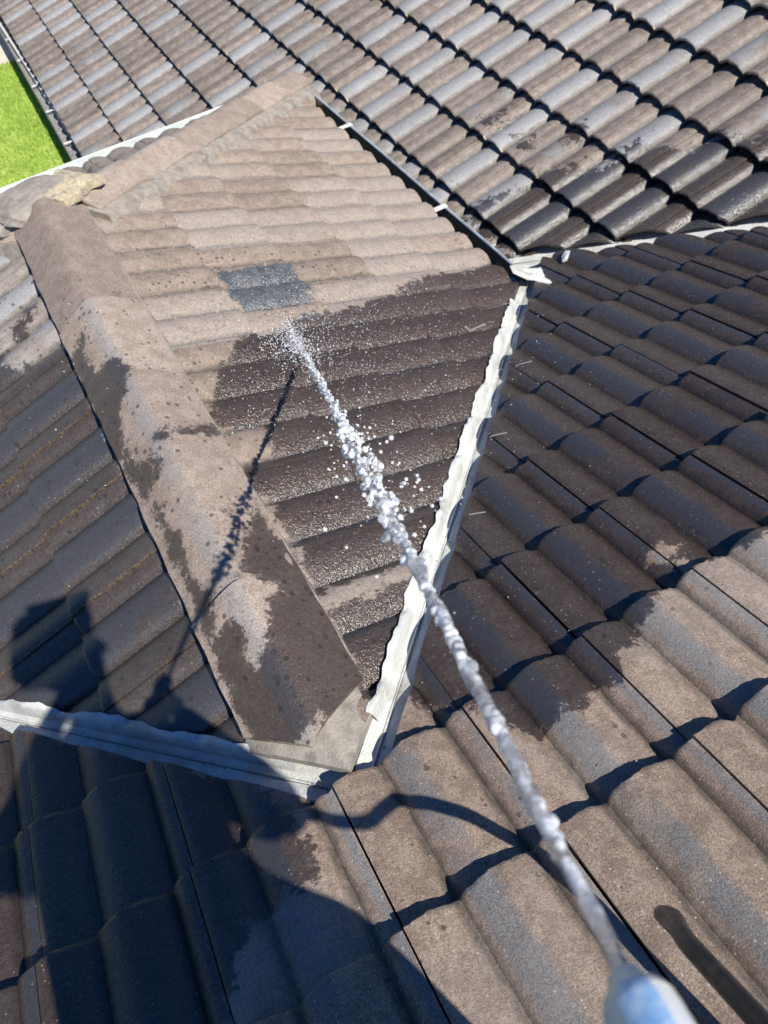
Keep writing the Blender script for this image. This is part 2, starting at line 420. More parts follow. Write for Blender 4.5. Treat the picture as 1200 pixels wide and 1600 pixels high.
# --- main slope (descends to +y)
main = empty('main_roof', 'dark brown concrete tiled roof slope in the foreground, running down to the white valley strips', 'roof', (1.2, .2, 0))
def child(parent, o):
    o.parent = parent; o.matrix_parent_inverse = Matrix.Translation(parent.location).inverted(); return o
cnt = {}
hA, SA, NA = frame((0, 1, 0), PA)
UA = Vector((1, 0, 0)); OA = Vector((0, 0, 0))
cosA = math.cos(PA)
for j in range(-4, 12):
    for i in range(-7, 16):
        a0 = i * W; b0 = j * GA
        c = OA + UA * (a0 + .15) + SA * (b0 - .15)
        if not in_view(c, 150): continue
        # keep if partly on the main side
        cs = [OA + UA * (a0 + du) + SA * (b0 - dv) for du in (0, .3) for dv in (0, .365)]
        insR = [(p - J).dot(nR) > GAP for p in cs]; insL = [(p - J).dot(nL) > GAP for p in cs]
        outE = [(p - VE0).dot(nE) < -GAP for p in cs]
        if not any(outE): continue
        okR = [a for p, a in zip(cs, insR) if p.x >= XR - .31]; 
        cuts_R = [(J + nR * GAP, -nR)]; cuts_L = [(J + nL * GAP, -nL)]
        cE = [] if all(outE) else [(VE0 - nE * GAP, nE)]
        left = a0 < XR; right = a0 + .3 > XR
        if j <= 1: cuts_R = []; cuts_L = []; insR = [True] * 4; insL = [True] * 4
        alts = []
        if left and right:
            if j <= 1: alts = [cE] if cE else []
            else:
                alts = [[(Vector((XR, 0, 0)), Vector((1, 0, 0)))] + cuts_L + cE, [(Vector((XR, 0, 0)), Vector((-1, 0, 0)))] + cuts_R + cE]
        elif right:
            if not any(insR): continue
            alts = [([] if all(insR) else cuts_R) + cE]
        else:
            if not any(insL): continue
            alts = [([] if all(insL) else cuts_L) + cE]
        alts = [a for a in alts if a] if not (left and right) else alts
        o = make_tile(main, OA, UA, SA, NA, a0, b0, 'A', M['tile_main'], T=.031, H=.034, nu=33, cuts=alts)
        if o: o.matrix_parent_inverse = Matrix.Translation(main.location).inverted(); cnt['A'] = cnt.get('A', 0) + 1

# --- wing (hipped) roof: right slope B, left slope C, end slope D
wing = empty('hipped_roof', 'hipped wing roof half hosed wet, with a row of ridge tiles, between the white valley strips', 'roof', (XR, 1.6, ZR))
hB, SB, NB_ = frame((1, 0, 0), PB); UB = Vector((0, -1, 0))
hC, SC, NC = frame((-1, 0, 0), PB); UC = Vector((0, 1, 0))
hD, SD, ND = frame((0, 1, 0), PB); UD = Vector((1, 0, 0))
RIDGE = Vector((XR, 0, ZR)); cosB = math.cos(PB)
HIPR = Vector((XR, Y2, ZR)); nHR = Vector((-1, 1, 0)).normalized()      # points from B to D
nHL = Vector((1, 1, 0)).normalized()                                     # points from C to D
eave = (XBE - XR) / cosB
bB0 = (.447 - XR) / cosB
TW, HW = .016, .028
def wing_slope(U, S, N, key, mat, joint, bfirst, nb, irange, cutsf):
    for k in range(-2, nb):
        b0 = bfirst + k * GA
        if b0 > eave + .02 or b0 < .05: continue
        for i in irange:
            a0 = joint + i * W
            c = RIDGE + U * (a0 + .15) + S * (b0 - .15)
            if not in_view(c, 150): continue
            ex = [(RIDGE, Vector((-S.x, -S.y, 0)).normalized())] if b0 < .40 else []
            ok, cuts = cutsf([RIDGE + U * (a0 + du) + S * (b0 - dv) for du in (0, .3) for dv in (0, .365)])
            if not ok: continue
            cuts = cuts + ex
            o = make_tile(wing, RIDGE, U, S, N, a0, b0, key, mat, T=TW, H=HW, nu=25, cuts=[cuts] if cuts else ())
            if o: o.matrix_parent_inverse = Matrix.Translation(wing.location).inverted(); cnt[key] = cnt.get(key, 0) + 1
def cut_B(cs):
    v = [(p - J).dot(nR) < -GAP for p in cs]; h = [(p - HIPR).dot(nHR) < 0 for p in cs]
    if not any(v) or not any(h): return False, []
    return True, ([] if all(v) else [(J - nR * GAP, nR)]) + ([] if all(h) else [(HIPR, nHR)])
def cut_C(cs):
    v = [(p - J).dot(nL) < -GAP for p in cs]; h = [(p - HIPR).dot(nHL) < 0 for p in cs]
    if not any(v) or not any(h): return False, []
    return True, ([] if all(v) else [(J - nL * GAP, nL)]) + ([] if all(h) else [(HIPR, nHL)])
wing_slope(UB, SB, NB_, 'B', M['tile_wing'], -(0.6201 + .835 * .3), bB0, 6, range(-16, 2), cut_B)
wing_slope(UC, SC, NC, 'C', M['tile_wing_left'], 0.7887, (.395 + XR) / cosB, 4, range(-3, 12), cut_C)
for k in range(0, 6):                                                     # end slope, seen at a grazing angle
    b0 = .30 + k * GA
    if b0 > eave + .02: continue
    for i in range(-7, 7):
        a0 = i * W; O_ = Vector((XR, Y2, ZR))
        c = O_ + UD * (a0 + .15) + SD * (b0 - .15)
        p = to_px(c)
        if not in_view(c, 80): continue
        cs = [O_ + UD * (a0 + du) + SD * (b0 - dv) for du in (0, .3) for dv in (0, .365)]
        okr = [(q - HIPR).dot(nHR) > 0 for q in cs]; okl = [(q - HIPR).dot(nHL) > 0 for q in cs]
        if not any(okr) or not any(okl): continue
        cuts = ([] if all(okr) else [(HIPR, -nHR)]) + ([] if all(okl) else [(HIPR, -nHL)])
        if k == 0 and i not in (-1, 0): continue
        o = make_tile(wing, O_, UD, SD, ND, a0, b0, 'D', M['tile_wing'], T=TW, H=HW, nu=14, rows=[0, .01, .15, .365], cuts=[cuts] if cuts else ())
        if o: o.matrix_parent_inverse = Matrix.Translation(wing.location).inverted(); cnt['D'] = cnt.get('D', 0) + 1

# --- far roof E (rises to +x)
far = empty('far_roof', 'weathered grey and brown tiled roof slope behind the dark gutter, top right', 'roof', (2.4, 3.6, -.6))
SE = (-hE * math.cos(PE) + Vector((0, 0, -math.sin(PE)))); NE = (-hE * math.sin(PE) + Vector((0, 0, math.cos(PE))))
UE = wE
cosE = math.cos(PE)
jointE = -.5223 - .335 * .3
for k in range(-4, 12):
    for i in range(-14, 24):
        s = XE + k * GA * cosE
        O_ = E_pt(s, 0)
        c = O_ + UE * (jointE + i * W + .15) - SE * .15
        if not in_view(c, 70 if i > 4 else 150): continue
        cs = [O_ + UE * (jointE + i * W + du) - SE * dv for du in (0, .3) for dv in (0, .365)]
        ok = [(p - VE0).dot(nE) > GAP for p in cs]
        if not any(ok): continue
        px = to_px(c)
        if s < XBE - .25 and c.y < 4.2 and c.x < XBE - .4: continue      # under the wing
        near = c.y < 4
        o = make_tile(far, O_, UE, SE, NE, jointE + i * W, 0, 'E', M['tile_far'], T=.040, H=.036, nu=25 if near else 13,
                      rows=None if near else [0, .006, .12, .24, .365], cuts=() if all(ok) else [[(VE0 + nE * GAP, -nE)]])
        if o: o.matrix_parent_inverse = Matrix.Translation(far.location).inverted(); cnt['E'] = cnt.get('E', 0) + 1
print('tiles', cnt)

# ------------------------------------------------------------------ underlay decks, walls under the eaves
def sheet(name, pts, mat, parent, thick=.02):
    bm = bmesh.new(); vs = [bm.verts.new(p) for p in pts]; f = bm.faces.new(vs)
    bm.normal_update()
    if f.normal.z < 0: f.normal_flip()
    r = bmesh.ops.extrude_face_region(bm, geom=[f])
    for v in r['geom']:
        if isinstance(v, bmesh.types.BMVert): v.co.z -= thick
    bmesh.ops.recalc_face_normals(bm, faces=bm.faces)
    return child(parent, bm_obj(name, bm, mat, None, smooth=False))
dn = .062
zA = lambda y: -TA * y - dn
q = J.y
farV = VE1 + VEd * 1.0; corner = E_valley(1.30)
sheet('underlay', [Vector((-2.6, -1.6, zA(-1.6))), Vector((5, -1.6, zA(-1.6))), Vector((5, 4.5, zA(4.5))), Vector((-2.6, 4.5, zA(4.5)))], M['deck'], main)
zb = lambda x: zB(x) - dn * .8
sheet('underlay', [Vector((XR, -.2, zb(XR))), Vector((XBE - .02, -.2, zb(XBE - .02))), Vector((XBE - .02, Y3 - .02, zb(XBE - .02))), Vector((XR, Y2, zb(XR)))], M['deck'], wing)
sheet('underlay', [Vector((XR, -.2, zb(XR))), Vector((XR, Y2, zb(XR))), Vector((XL, Y3 + .07, zb(XL))), Vector((XL, -.2, zb(XL)))], M['deck'], wing)
sheet('underlay', [Vector((XR, Y2, zb(XR))), Vector((XBE - .02, Y3 - .02, zb(XBE - .02))), Vector((XL, Y3 - .02, zb(XL)))], M['deck'], wing)
e0 = XE - 4 * GA * cosE + .03
sheet('underlay', [E_pt(e0, 7.5, -dn), E_pt(e0, -4, -dn), E_pt(6, -4, -dn), E_pt(6, 7.5, -dn)], M['deck'], far)

# ------------------------------------------------------------------ ridge and hip tiles
def ridge_tile(parent, P0, d, across, t0, t1, hw, crown, drop, key, mat, cuts=(), cx=0.0, lift=.012, nu=21):
    """one ridge tile from t0 to t1 along the line P0 + d*t; the t1 end laps over the next"""
    n = max(4, int((t1 - t0) / .045)); verts = []; tuv = []
    rnd = random.random(); jz = random.uniform(-.002, .002); jx = random.uniform(-.003, .003)
    dh = Vector((d.x, d.y, 0)).normalized(); slope = d.z / max(1e-6, math.hypot(d.x, d.y))
    for layer in (0, 1):
        for j in range(n + 1):
            t = t0 + (t1 - t0) * j / n
            fl = lift * max(0, 1 - (t1 - t) / .36) + (.003 if j == n else 0) * -1
            for i in range(nu):
                s = -1 + 2 * i / (nu - 1)
                r = crown - drop * (math.sqrt(s * s + .06) - .245) / .785 + fl + jz
                if layer: r -= .014
                wob = .0018 * math.sin(t * 37 + s * 3)
                p = P0 + d * t + across * (s * (hw + wob) + cx + jx) + Vector((0, 0, r))
                verts.append(p[:]); tuv.append((.5 + .5 * s, t, rnd))
    L = (n + 1) * nu; faces = []
    for j in range(n):
        for i in range(nu - 1):
            a = j * nu + i
            faces.append((a, a + 1, a + nu + 1, a + nu)); faces.append((L + a, L + a + nu, L + a + nu + 1, L + a + 1))
    for i in range(nu - 1):
        faces.append((i + 1, i, L + i, L + i + 1)); k = n * nu + i; faces.append((k, k + 1, L + k + 1, L + k))
    for j in range(n):
        a = j * nu; faces.append((a, a + nu, L + a + nu, L + a)); k = a + nu - 1; faces.append((k + nu, k, L + k, L + k + nu))
    me = bpy.data.meshes.new('ridge_tile'); me.from_pydata(verts, [], faces)
    at = me.attributes.new('tuv', 'FLOAT_VECTOR', 'POINT'); at.data.foreach_set('vector', np.array(tuv, np.float32).ravel())
    aw = me.attributes.new('wet', 'FLOAT', 'POINT'); aw.data.foreach_set('value', wet_sd([v[:2] for v in verts], key).astype(np.float32))
    bm = bmesh.new(); bm.from_mesh(me)
    for pt, nn in cuts:
        g = bm.verts[:] + bm.edges[:] + bm.faces[:]
        r = bmesh.ops.bisect_plane(bm, geom=g, plane_co=pt, plane_no=nn, clear_outer=True, dist=1e-5)
        ce = [e for e in r['geom_cut'] if isinstance(e, bmesh.types.BMEdge) and e.is_valid]
        if ce: bmesh.ops.edgeloop_fill(bm, edges=ce)
    bmesh.ops.recalc_face_normals(bm, faces=bm.faces)
    for f in bm.faces: f.smooth = True
    for e in bm.edges:
        if len(e.link_faces) == 2 and e.calc_face_angle(0) > .8: e.smooth = False
    bm.to_mesh(me); bm.free()
    o = new_obj('ridge_tile', me, parent, [mat])
    o.matrix_parent_inverse = Matrix.Translation(parent.location).inverted()
    return o
def bedding(parent, P0, d, across, t0, t1, w0, w1, z_of, cuts=(), mat=None, amp=.006, name='mortar_bedding', n_a=14):
    """mortar under the ridge tiles: a low rough mound that follows the roof on both sides"""
    n = int((t1 - t0) / .03); bm = bmesh.new(); rows = []
    for j in range(n + 1):
        t = t0 + (t1 - t0) * j / n; row = []
        for i in range(n_a + 1):
            s = w0 + (w1 - w0) * i / n_a
            e0 = mnoise.noise(Vector((t * 9, i * .01, 3.3))) * .012 * (1 if i in (0, n_a) else 0)
            p = P0 + d * t + across * (s + e0)
            z = z_of(s, p); k = amp * mnoise.noise(Vector((p.x * 30, p.y * 30, 1)))
            if i in (0, n_a): z -= .05
            row.append(bm.verts.new((p.x, p.y, z + k)))
        rows.append(row)
    for A, B in zip(rows, rows[1:]):
        for k in range(n_a): bm.faces.new((A[k], A[k + 1], B[k + 1], B[k]))
    r = bmesh.ops.extrude_face_region(bm, geom=bm.faces[:])
    for v in r['geom']:
        if isinstance(v, bmesh.types.BMVert): v.co.z -= .03
    for pt, nn in cuts:
        g = bm.verts[:] + bm.edges[:] + bm.faces[:]
        q = bmesh.ops.bisect_plane(bm, geom=g, plane_co=pt, plane_no=nn, clear_outer=True, dist=1e-5)
        ce = [e for e in q['geom_cut'] if isinstance(e, bmesh.types.BMEdge) and e.is_valid]
        if ce:
            try: bmesh.ops.edgeloop_fill(bm, edges=ce)
            except Exception: pass
    bmesh.ops.recalc_face_normals(bm, faces=bm.faces)
    return child(parent, bm_obj(name, bm, mat or M['mortar'], None))

dR = Vector((0, 1, 0)); aR = Vector((1, 0, 0)); RX = .022 - XR
end_cuts = [(J - nL * .048, nL), (J - nR * .040, nR), (Vector((.158, .483, 0)), Vector((.113, -.139, 0)).normalized() * 1.0)]
# the cut line of the last tile runs from (.158,.483) to (-.019,.37)
ln = Vector((.177, .113, 0)).normalized(); end_cuts[2] = (Vector((.158, .483, 0)), Vector((ln.y, -ln.x, 0)))
ys = [.20, .786, 1.20, 1.60, 2.005, 2.405, 2.70]
for k in range(len(ys) - 1):
    ridge_tile(wing, Vector((XR, 0, ZR)), dR, aR, ys[k] - .0, ys[k + 1] + .012, .140, .050, .082, 'R', M['ridge'],
               cuts=end_cuts if k == 0 else (), cx=RX, lift=.022)
zridge = lambda s, p: min(ZR + .040 - .082 * (math.sqrt(min(1, abs(p.x - .022) / .14) ** 2 + .06) - .245) / .785, zB(p.x) + .034)
ycut = (Vector((0, .303, 0)), Vector((0, -1, 0)))
bedding(wing, Vector((XR, 0, ZR)), dR, aR, .22, .50, -.175, .108, zridge, cuts=[(J - nL * .026, nL), (J - nR * .030, nR), ycut], n_a=22)
bedding(wing, Vector((XR, 0, ZR)), dR, aR, .55, 2.9, -.170, .134, zridge, n_a=22)
# hips
dh = Vector((XBE - XR, XBE - XR, -TB * (XBE - XR))); Lh = dh.length; dh = dh / Lh
ah = Vector((1, -1, 0)).normalized()
n = 5; t = .10
for k in range(6):
    t1 = min(Lh - .04, t + .385)
    if t1 - t < .1: break
    ridge_tile(wing, HIPR, dh, ah, t, t1 + .01, .118, .062, .060, 'X', M['ridge'], lift=.013, nu=15); t = t1
dl = Vector((-1.0, 1.0, -TB)); dl.normalize(); al = Vector((1, 1, 0)).normalized()
t = .12
for k in range(3):
    ridge_tile(wing, HIPR, dl, al, t, t + .41, .118, .062, .060, 'X', M['ridge'], nu=15); t += .40
zh = lambda s, p: zB(p.x) + .030 if s > 0 else ZR - TB * (p.y - Y2) + .03
bedding(wing, HIPR, dh, ah, .08, Lh - .08, -.13, .185, zh, amp=.004)
zl = lambda s, p: (ZR - TB * (p.y - Y2) + .03) if s > 0 else zB(p.x) + .03
bedding(wing, HIPR, dl, al, .05, 1.3, -.15, .13, zl, amp=.004)
# mortar cap where ridge and hips meet, and the yellow lichened lump
def lump(name, c, rx, ry, rz, mat, seed, rot=0, flat=.5, parent=wing, sub=4, amp=.30):
    bm = bmesh.new(); bmesh.ops.create_icosphere(bm, subdivisions=sub, radius=1)
    R = Matrix.Rotation(rot, 3, 'Z')
    for v in bm.verts:
        k = 1 + amp * mnoise.fractal(v.co * 1.7 + Vector((seed, 0, 0)), 1.0, 2.0, 4)
        q = Vector((v.co.x * rx * k, v.co.y * ry * k, v.co.z * rz * (k if v.co.z > 0 else .5)))
        v.co = Vector(c) + R @ q
    return child(parent, bm_obj(name, bm, mat, None))
lump('mortar_cap', (.015, 2.80, ZR + .015), .17, .16, .045, M['mortar'], 3, flat=.4, amp=.12)
lump('mortar_cap', (-.14, 2.86, ZR - .025), .18, .12, .045, M['mortar'], 9, rot=-.7, amp=.12)
# lifted square of yellow mortar
bm = bmesh.new(); nn_ = 16
cn = [Vector((.0, 2.74, -.020)), Vector((.10, 2.665, -.022)), Vector((.275, 2.80, -.050)), Vector((.13, 2.94, -.040)), ]
rows = []
for j in range(nn_ + 1):
    row = []
    for i in range(nn_ + 1):
        a, b_ = i / nn_, j / nn_
        p = cn[0] * (1 - a) * (1 - b_) + cn[1] * a * (1 - b_) + cn[2] * a * b_ + cn[3] * (1 - a) * b_
        e = .018 if (i in (0, nn_) or j in (0, nn_)) else 0
        p = p + Vector((0, 0, -.020)) + Vector((mnoise.noise(p * 22) * e, mnoise.noise(p * 22 + Vector((9, 0, 0))) * e, (.010 * math.sin(a * 3.14) * math.sin(b_ * 3.14)) + .004 * mnoise.fractal(p * 34, 1, 2, 4)))
        row.append(bm.verts.new(p))
    rows.append(row)
for A, B in zip(rows, rows[1:]):
    for k in range(nn_): bm.faces.new((A[k], A[k + 1], B[k + 1], B[k]))
r = bmesh.ops.extrude_face_region(bm, geom=bm.faces[:])
for v in r['geom']:
    if isinstance(v, bmesh.types.BMVert): v.co.z -= .03
bmesh.ops.recalc_face_normals(bm, faces=bm.faces)
ym = child(wing, bm_obj('mortar_patch', bm, M['mortar_yellow'], None)); ym['label'] = 'yellow lichened lump of mortar where ridge and hips meet'

# ------------------------------------------------------------------ valley flashings
def valley(name, label, P0, d, n_out, t0, t1, z_in, z_out, w=.13, group=None, amp=1.0):
    """V-shaped white metal: n_out points to the main roof side"""
    root = empty(name, label, 'roof flashing', tuple(P0), group)
    bm = bmesh.new(); cols = [-w, -w * .8, -.046, -.033, -.012, -.004, 0, .004, .012, .033, .046, w * .8, w]; rows = []
    n = int((t1 - t0) / .02)
    for j in range(n + 1):
        t = t0 + (t1 - t0) * j / n; row = []
        for c in cols:
            edge = (.004 * mnoise.noise(Vector((t * 14, c * 3, 5)))) * (abs(c) > .1)
            p = P0 + d * t + n_out * (c + edge)
            z = (z_out(p) if c >= 0 else z_in(p)) - .024 - (.018 if abs(c) > .04 else 0)
            z += .0036 * mnoise.noise(Vector((t * 11, c * 22, 2.2))) * amp
            if abs(c) <= .004: z += .004 - abs(c)
            row.append(bm.verts.new((p.x, p.y, z)))
        rows.append(row)
    for A, B in zip(rows, rows[1:]):
        for k in range(len(cols) - 1): bm.faces.new((A[k], A[k + 1], B[k + 1], B[k]))
    r = bmesh.ops.extrude_face_region(bm, geom=bm.faces[:])
    for v in r['geom']:
        if isinstance(v, bmesh.types.BMVert): v.co.z -= .0025
    bmesh.ops.recalc_face_normals(bm, faces=bm.faces)
    o = child(root, bm_obj('metal_sheet', bm, M['flash'], None))
    # dark line of the crease
    bm = bmesh.new()
    pts = []
    for j in range(0, n + 1, 3):
        t = t0 + (t1 - t0) * j / n; p = P0 + d * t
        pts.append(Vector((p.x, p.y, z_out(p) - .0205)) + n_out * .004)
    tube_bm(bm, pts, .0011, 5)
    child(root, bm_obj('crease_seam', bm, M['silt'], None))
    return root
zmain = lambda p: -TA * p.y
zwing = lambda p: zB(p.x)
LR = (XBE + .06 - XR) / VR.x
VALR = valley('valley_flashing', 'white valley strip with a wavy shadow, from the mortar tip up to the dark gutter', J, VR, nR, .045, LR, zwing, zmain)
VALL = valley('valley_flashing', 'pale blue-white valley strip in shade at the lower left, below the ridge tiles', J, VL, nL, .02, 1.6, zwing, zmain)
def flap(root, P0, d, n_out, t0, t1, joint, sgn, seed):
    """white membrane dressed over the cut tile ends on the wing side, following their rolls"""
    bm = bmesh.new(); rows = []; n = int((t1 - t0) / .012)
    for j in range(n + 1):
        t = t0 + (t1 - t0) * j / n; row = []
        wdt = .041 + .014 * mnoise.noise(Vector((t * 7, seed, 0))) + .007 * mnoise.noise(Vector((t * 31, seed, 4)))
        for k in range(6):
            f = k / 5; c = -.016 - (wdt - .016) * f
            p = P0 + d * t + n_out * c
            u = ((sgn * p.y - joint) / .3) % 1.0
            top = zB(p.x) + TW * .9 + roll(u, HW) - roll(0, HW) + .005
            bot = zB(p.x) - .021
            z = bot + (top - bot) * min(1, f * 1.9) ** .8 + .0022 * mnoise.noise(Vector((t * 38, f * 4, seed)))
            row.append(bm.verts.new((p.x, p.y, z)))
        rows.append(row)
    for A, B in zip(rows, rows[1:]):
        for k in range(5): bm.faces.new((A[k], A[k + 1], B[k + 1], B[k]))
    r = bmesh.ops.extrude_face_region(bm, geom=bm.faces[:])
    for v in r['geom']:
        if isinstance(v, bmesh.types.BMVert): v.co.z -= .002
    bmesh.ops.recalc_face_normals(bm, faces=bm.faces)
    return child(root, bm_obj('membrane_flap', bm, M['flash'], None, sharp=1.2))
flap(VALR, J, VR, nR, .16, LR - .28, -(0.6201 + .835 * .3), -1, 3.1)
flap(VALL, J, VL, nL, .16, 1.5, .7887, 1, 7.7)
zfar = lambda p: ZE0 + TE * ((p - P0E).dot(hE))
P0v = E_valley(XE + .10)
valley('valley_flashing', 'thin white valley strip under the jagged cut edge of the far roof tiles', P0v, VEd if VEd.x > 0 else -VEd, -nE, -.12, 2.2, zfar, zmain)

# ------------------------------------------------------------------ gutters
def gutter(parent, P0, P1, out, w, depth, mat, lipmat, lip_r=.006, silt=None, silt_z=.03, name='gutter'):
    d = (P1 - P0).normalized(); up = Vector((0, 0, 1)); L = (P1 - P0).length
    prof = [(0, .004), (0, -depth), (w * .12, -depth - .006), (w * .82, -depth - .006), (w * .97, -depth * .7), (w, -.004), (w, 0)]
    inn = [(x + (.003 if x < w / 2 else -.003), z + (.003 if z < -.01 else 0)) for x, z in prof]
    bm = bmesh.new(); ring = prof + inn[::-1]; rs = []
    n = max(2, int(L / .25))
    for j in range(n + 1):
        q = P0 + d * (L * j / n)
        rs.append([bm.verts.new(q + out * x + up * (z + .0015 * math.sin(j * 1.7))) for x, z in ring])
    m = len(ring)
    for A, B in zip(rs, rs[1:]):
        for k in range(m): bm.faces.new((A[k], A[(k + 1) % m], B[(k + 1) % m], B[k]))
    bm.faces.new(rs[0]); bm.faces.new(rs[-1][::-1]); bmesh.ops.recalc_face_normals(bm, faces=bm.faces)
    g = child(parent, bm_obj(name, bm, mat, None, sharp=.4))
    bm = bmesh.new(); tube_bm(bm, [P0 + d * (L * j / n) + out * (w + lip_r * .6) + up * (.0015 * math.sin(j * 1.7) + .001) for j in range(n + 1)], lip_r, 10)
    lip = bm_obj('gutter_lip', bm, lipmat, None); lip.parent = g
    if silt:
        bm = bmesh.new(); rows = []; ns = int(L / .05)
        for j in range(ns + 1):
            q = P0 + d * (L * j / ns); row = []
            for i in range(5):
                x = .004 + (w - .008) * i / 4
                row.append(bm.verts.new(q + out * x + up * (-depth + silt_z + .012 * mnoise.noise(Vector((j * .4, i * .9, 0))))))
            rows.append(row)
        for A, B in zip(rows, rows[1:]):
            for k in range(4): bm.faces.new((A[k], A[k + 1], B[k + 1], B[k]))
        r = bmesh.ops.extrude_face_region(bm, geom=bm.faces[:])
        for v in r['geom']:
            if isinstance(v, bmesh.types.BMVert): v.co.z -= .02
        bmesh.ops.recalc_face_normals(bm, faces=bm.faces)
        s = bm_obj('gutter_silt', bm, silt, None); s.parent = g; s['kind'] = 'stuff'
    return g
zg = zB(XBE) - .004
gy0 = 1.98
gB = gutter(wing, Vector((XBE - .085, gy0, zg)), Vector((XBE - .085, Y3 + .03, zg)), Vector((1, 0, 0)), .10, .075, M['gutter_dark'], M['gutter_lip'], .0075)
gD = gutter(wing, Vector((XBE + .01, Y3 - .085, zg)), Vector((XL - .3, Y3 - .085, zg)), Vector((0, 1, 0)), .115, .05, M['gutter_pale'], M['gutter_pale'], .006, name='gutter')
gD['label'] = 'pale green-white gutter along the far end of the hipped roof'
def bracket(parent, P, out, along, w=.115, wid=.022, mat='bracket'):
    bm = bmesh.new(); up = Vector((0, 0, 1)); mt = Matrix((out, along, up)).transposed().to_4x4(); mt.translation = P
    box_bm(bm, (-.005, -wid / 2, -.001), (w, wid / 2, .002), mt)
    box_bm(bm, (w, -wid / 2, -.016), (w + .003, wid / 2, .003), mt)
    box_bm(bm, (-.008, -wid / 2, -.03), (-.005, wid / 2, .002), mt)
    return child(parent, bm_obj('gutter_bracket', bm, M[mat], None, smooth=False))
for y in (3.643, 2.652):
    bracket(wing, Vector((XBE - .055, y, zg + .006)), Vector((1, 0, 0)), Vector((0, 1, 0)), .082, .030)
# white end scrap at the far end corner of the gutter
lump('gutter_sealant', (XBE + .015, Y3 + .05, zg + .01), .035, .03, .014, M['bracket'], 5, sub=3)
eb = XE - 4 * GA * cosE
GE0, GE1 = E_pt(eb + .03, -1.0), E_pt(eb + .03, 8.5); GE0.z = GE1.z = ZE0 + TE * eb - .045
gE = gutter(far, GE0, GE1, -hE, .108, .08, M['gutter_pale'], M['gutter_dark'], .006, silt=M['silt'], silt_z=.055)
k = 0; w_ = .9
while w_ < 6:
    p = E_pt(eb + .03, w_); p.z = GE0.z
    bracket(far, p + Vector((0, 0, .004)), -hE, wE, .105, .020); w_ += .62 if k % 2 == 0 else .55; k += 1
# fascias and walls below the eaves
def wall_box(name, lo, hi, mat, parent):
    bm = bmesh.new(); box_bm(bm, lo, hi); return child(parent, bm_obj(name, bm, mat, None, smooth=False))
GZ = -1.60
wall_box('wall', (XL + .5, 2.6, GZ), (XBE - .55, Y3 - .5, zg - .12), M['wall'], wing)
wall_box('soffit', (XL, 2.0, zg - .115), (XBE - .09, Y3 - .09, zg - .10), M['fascia'], wing)
wall_box('wall', (eb + .5, 4.9, GZ), (eb + 5, 12.3, ZE0 + TE * eb - .14), M['wall'], far)
wall_box('fascia', (eb + .035, 4.45, ZE0 + TE * eb - .20), (eb + .055, 12.4, ZE0 + TE * eb - .03), M['fascia'], far)

# crumpled white flashing at the gutter outlet
def crumple(name, pts, z0, thick, amp, mat, seed, parent=None):
    bm = bmesh.new(); c = Vector((sum(p[0] for p in pts) / len(pts), sum(p[1] for p in pts) / len(pts), 0))
    rings = []
    for k in range(5):
        f = 1 - k / 5.0
        ring = []
        for p in pts:
            q = c + (Vector((p[0], p[1], 0)) - c) * f
            zz = z0(q) + amp * mnoise.noise(Vector((q.x * 24 + seed, q.y * 24, 0))) + (.004 * (1 - f))
            ring.append(bm.verts.new((q.x, q.y, zz)))
        rings.append(ring)
    m = len(pts)
    for A, B in zip(rings, rings[1:]):
        for k in range(m): bm.faces.new((A[k], A[(k + 1) % m], B[(k + 1) % m], B[k]))
    bm.faces.new(rings[-1])
    bmesh.ops.recalc_face_normals(bm, faces=bm.faces)
    r = bmesh.ops.extrude_face_region(bm, geom=bm.faces[:])
    for v in r['geom']:
        if isinstance(v, bmesh.types.BMVert): v.co.z -= thick
    bmesh.ops.recalc_face_normals(bm, faces=bm.faces)
    return bm_obj(name, bm, mat, parent, sharp=.5)
def ragged(c, rx, ry, n, seed, j=.35):
    rr = random.Random(seed)
    return [(c[0] + math.cos(a * 2 * math.pi / n) * rx * (1 + rr.uniform(-j, j)), c[1] + math.sin(a * 2 * math.pi / n) * ry * (1 + rr.uniform(-j, j))) for a in range(n)]
cap = crumple('flashing_scrap', [(1.625, 1.975), (1.66, 1.92), (1.69, 1.915), (1.72, 1.875), (1.775, 1.872), (1.80, 1.90), (1.795, 1.945), (1.815, 2.01), (1.775, 1.99), (1.74, 2.02), (1.70, 2.03), (1.65, 2.035)],
              lambda p: zB(p.x) + .034, .003, .022, M['flash'], 4)
tag(cap, 'crumpled white flashing scrap covering the end of the dark gutter where the valleys meet', 'flashing scrap')
s2 = crumple('flashing_scrap', [(1.86, 1.94), (1.875, 1.93), (1.915, 1.965), (1.945, 1.995), (1.93, 2.01), (1.895, 1.99)], lambda p: -TA * p.y + .034, .003, .012, M['flash'], 8)
tag(s2, 'small loose curl of pale flashing on dark tiles, right of the gutter end', 'flashing scrap')

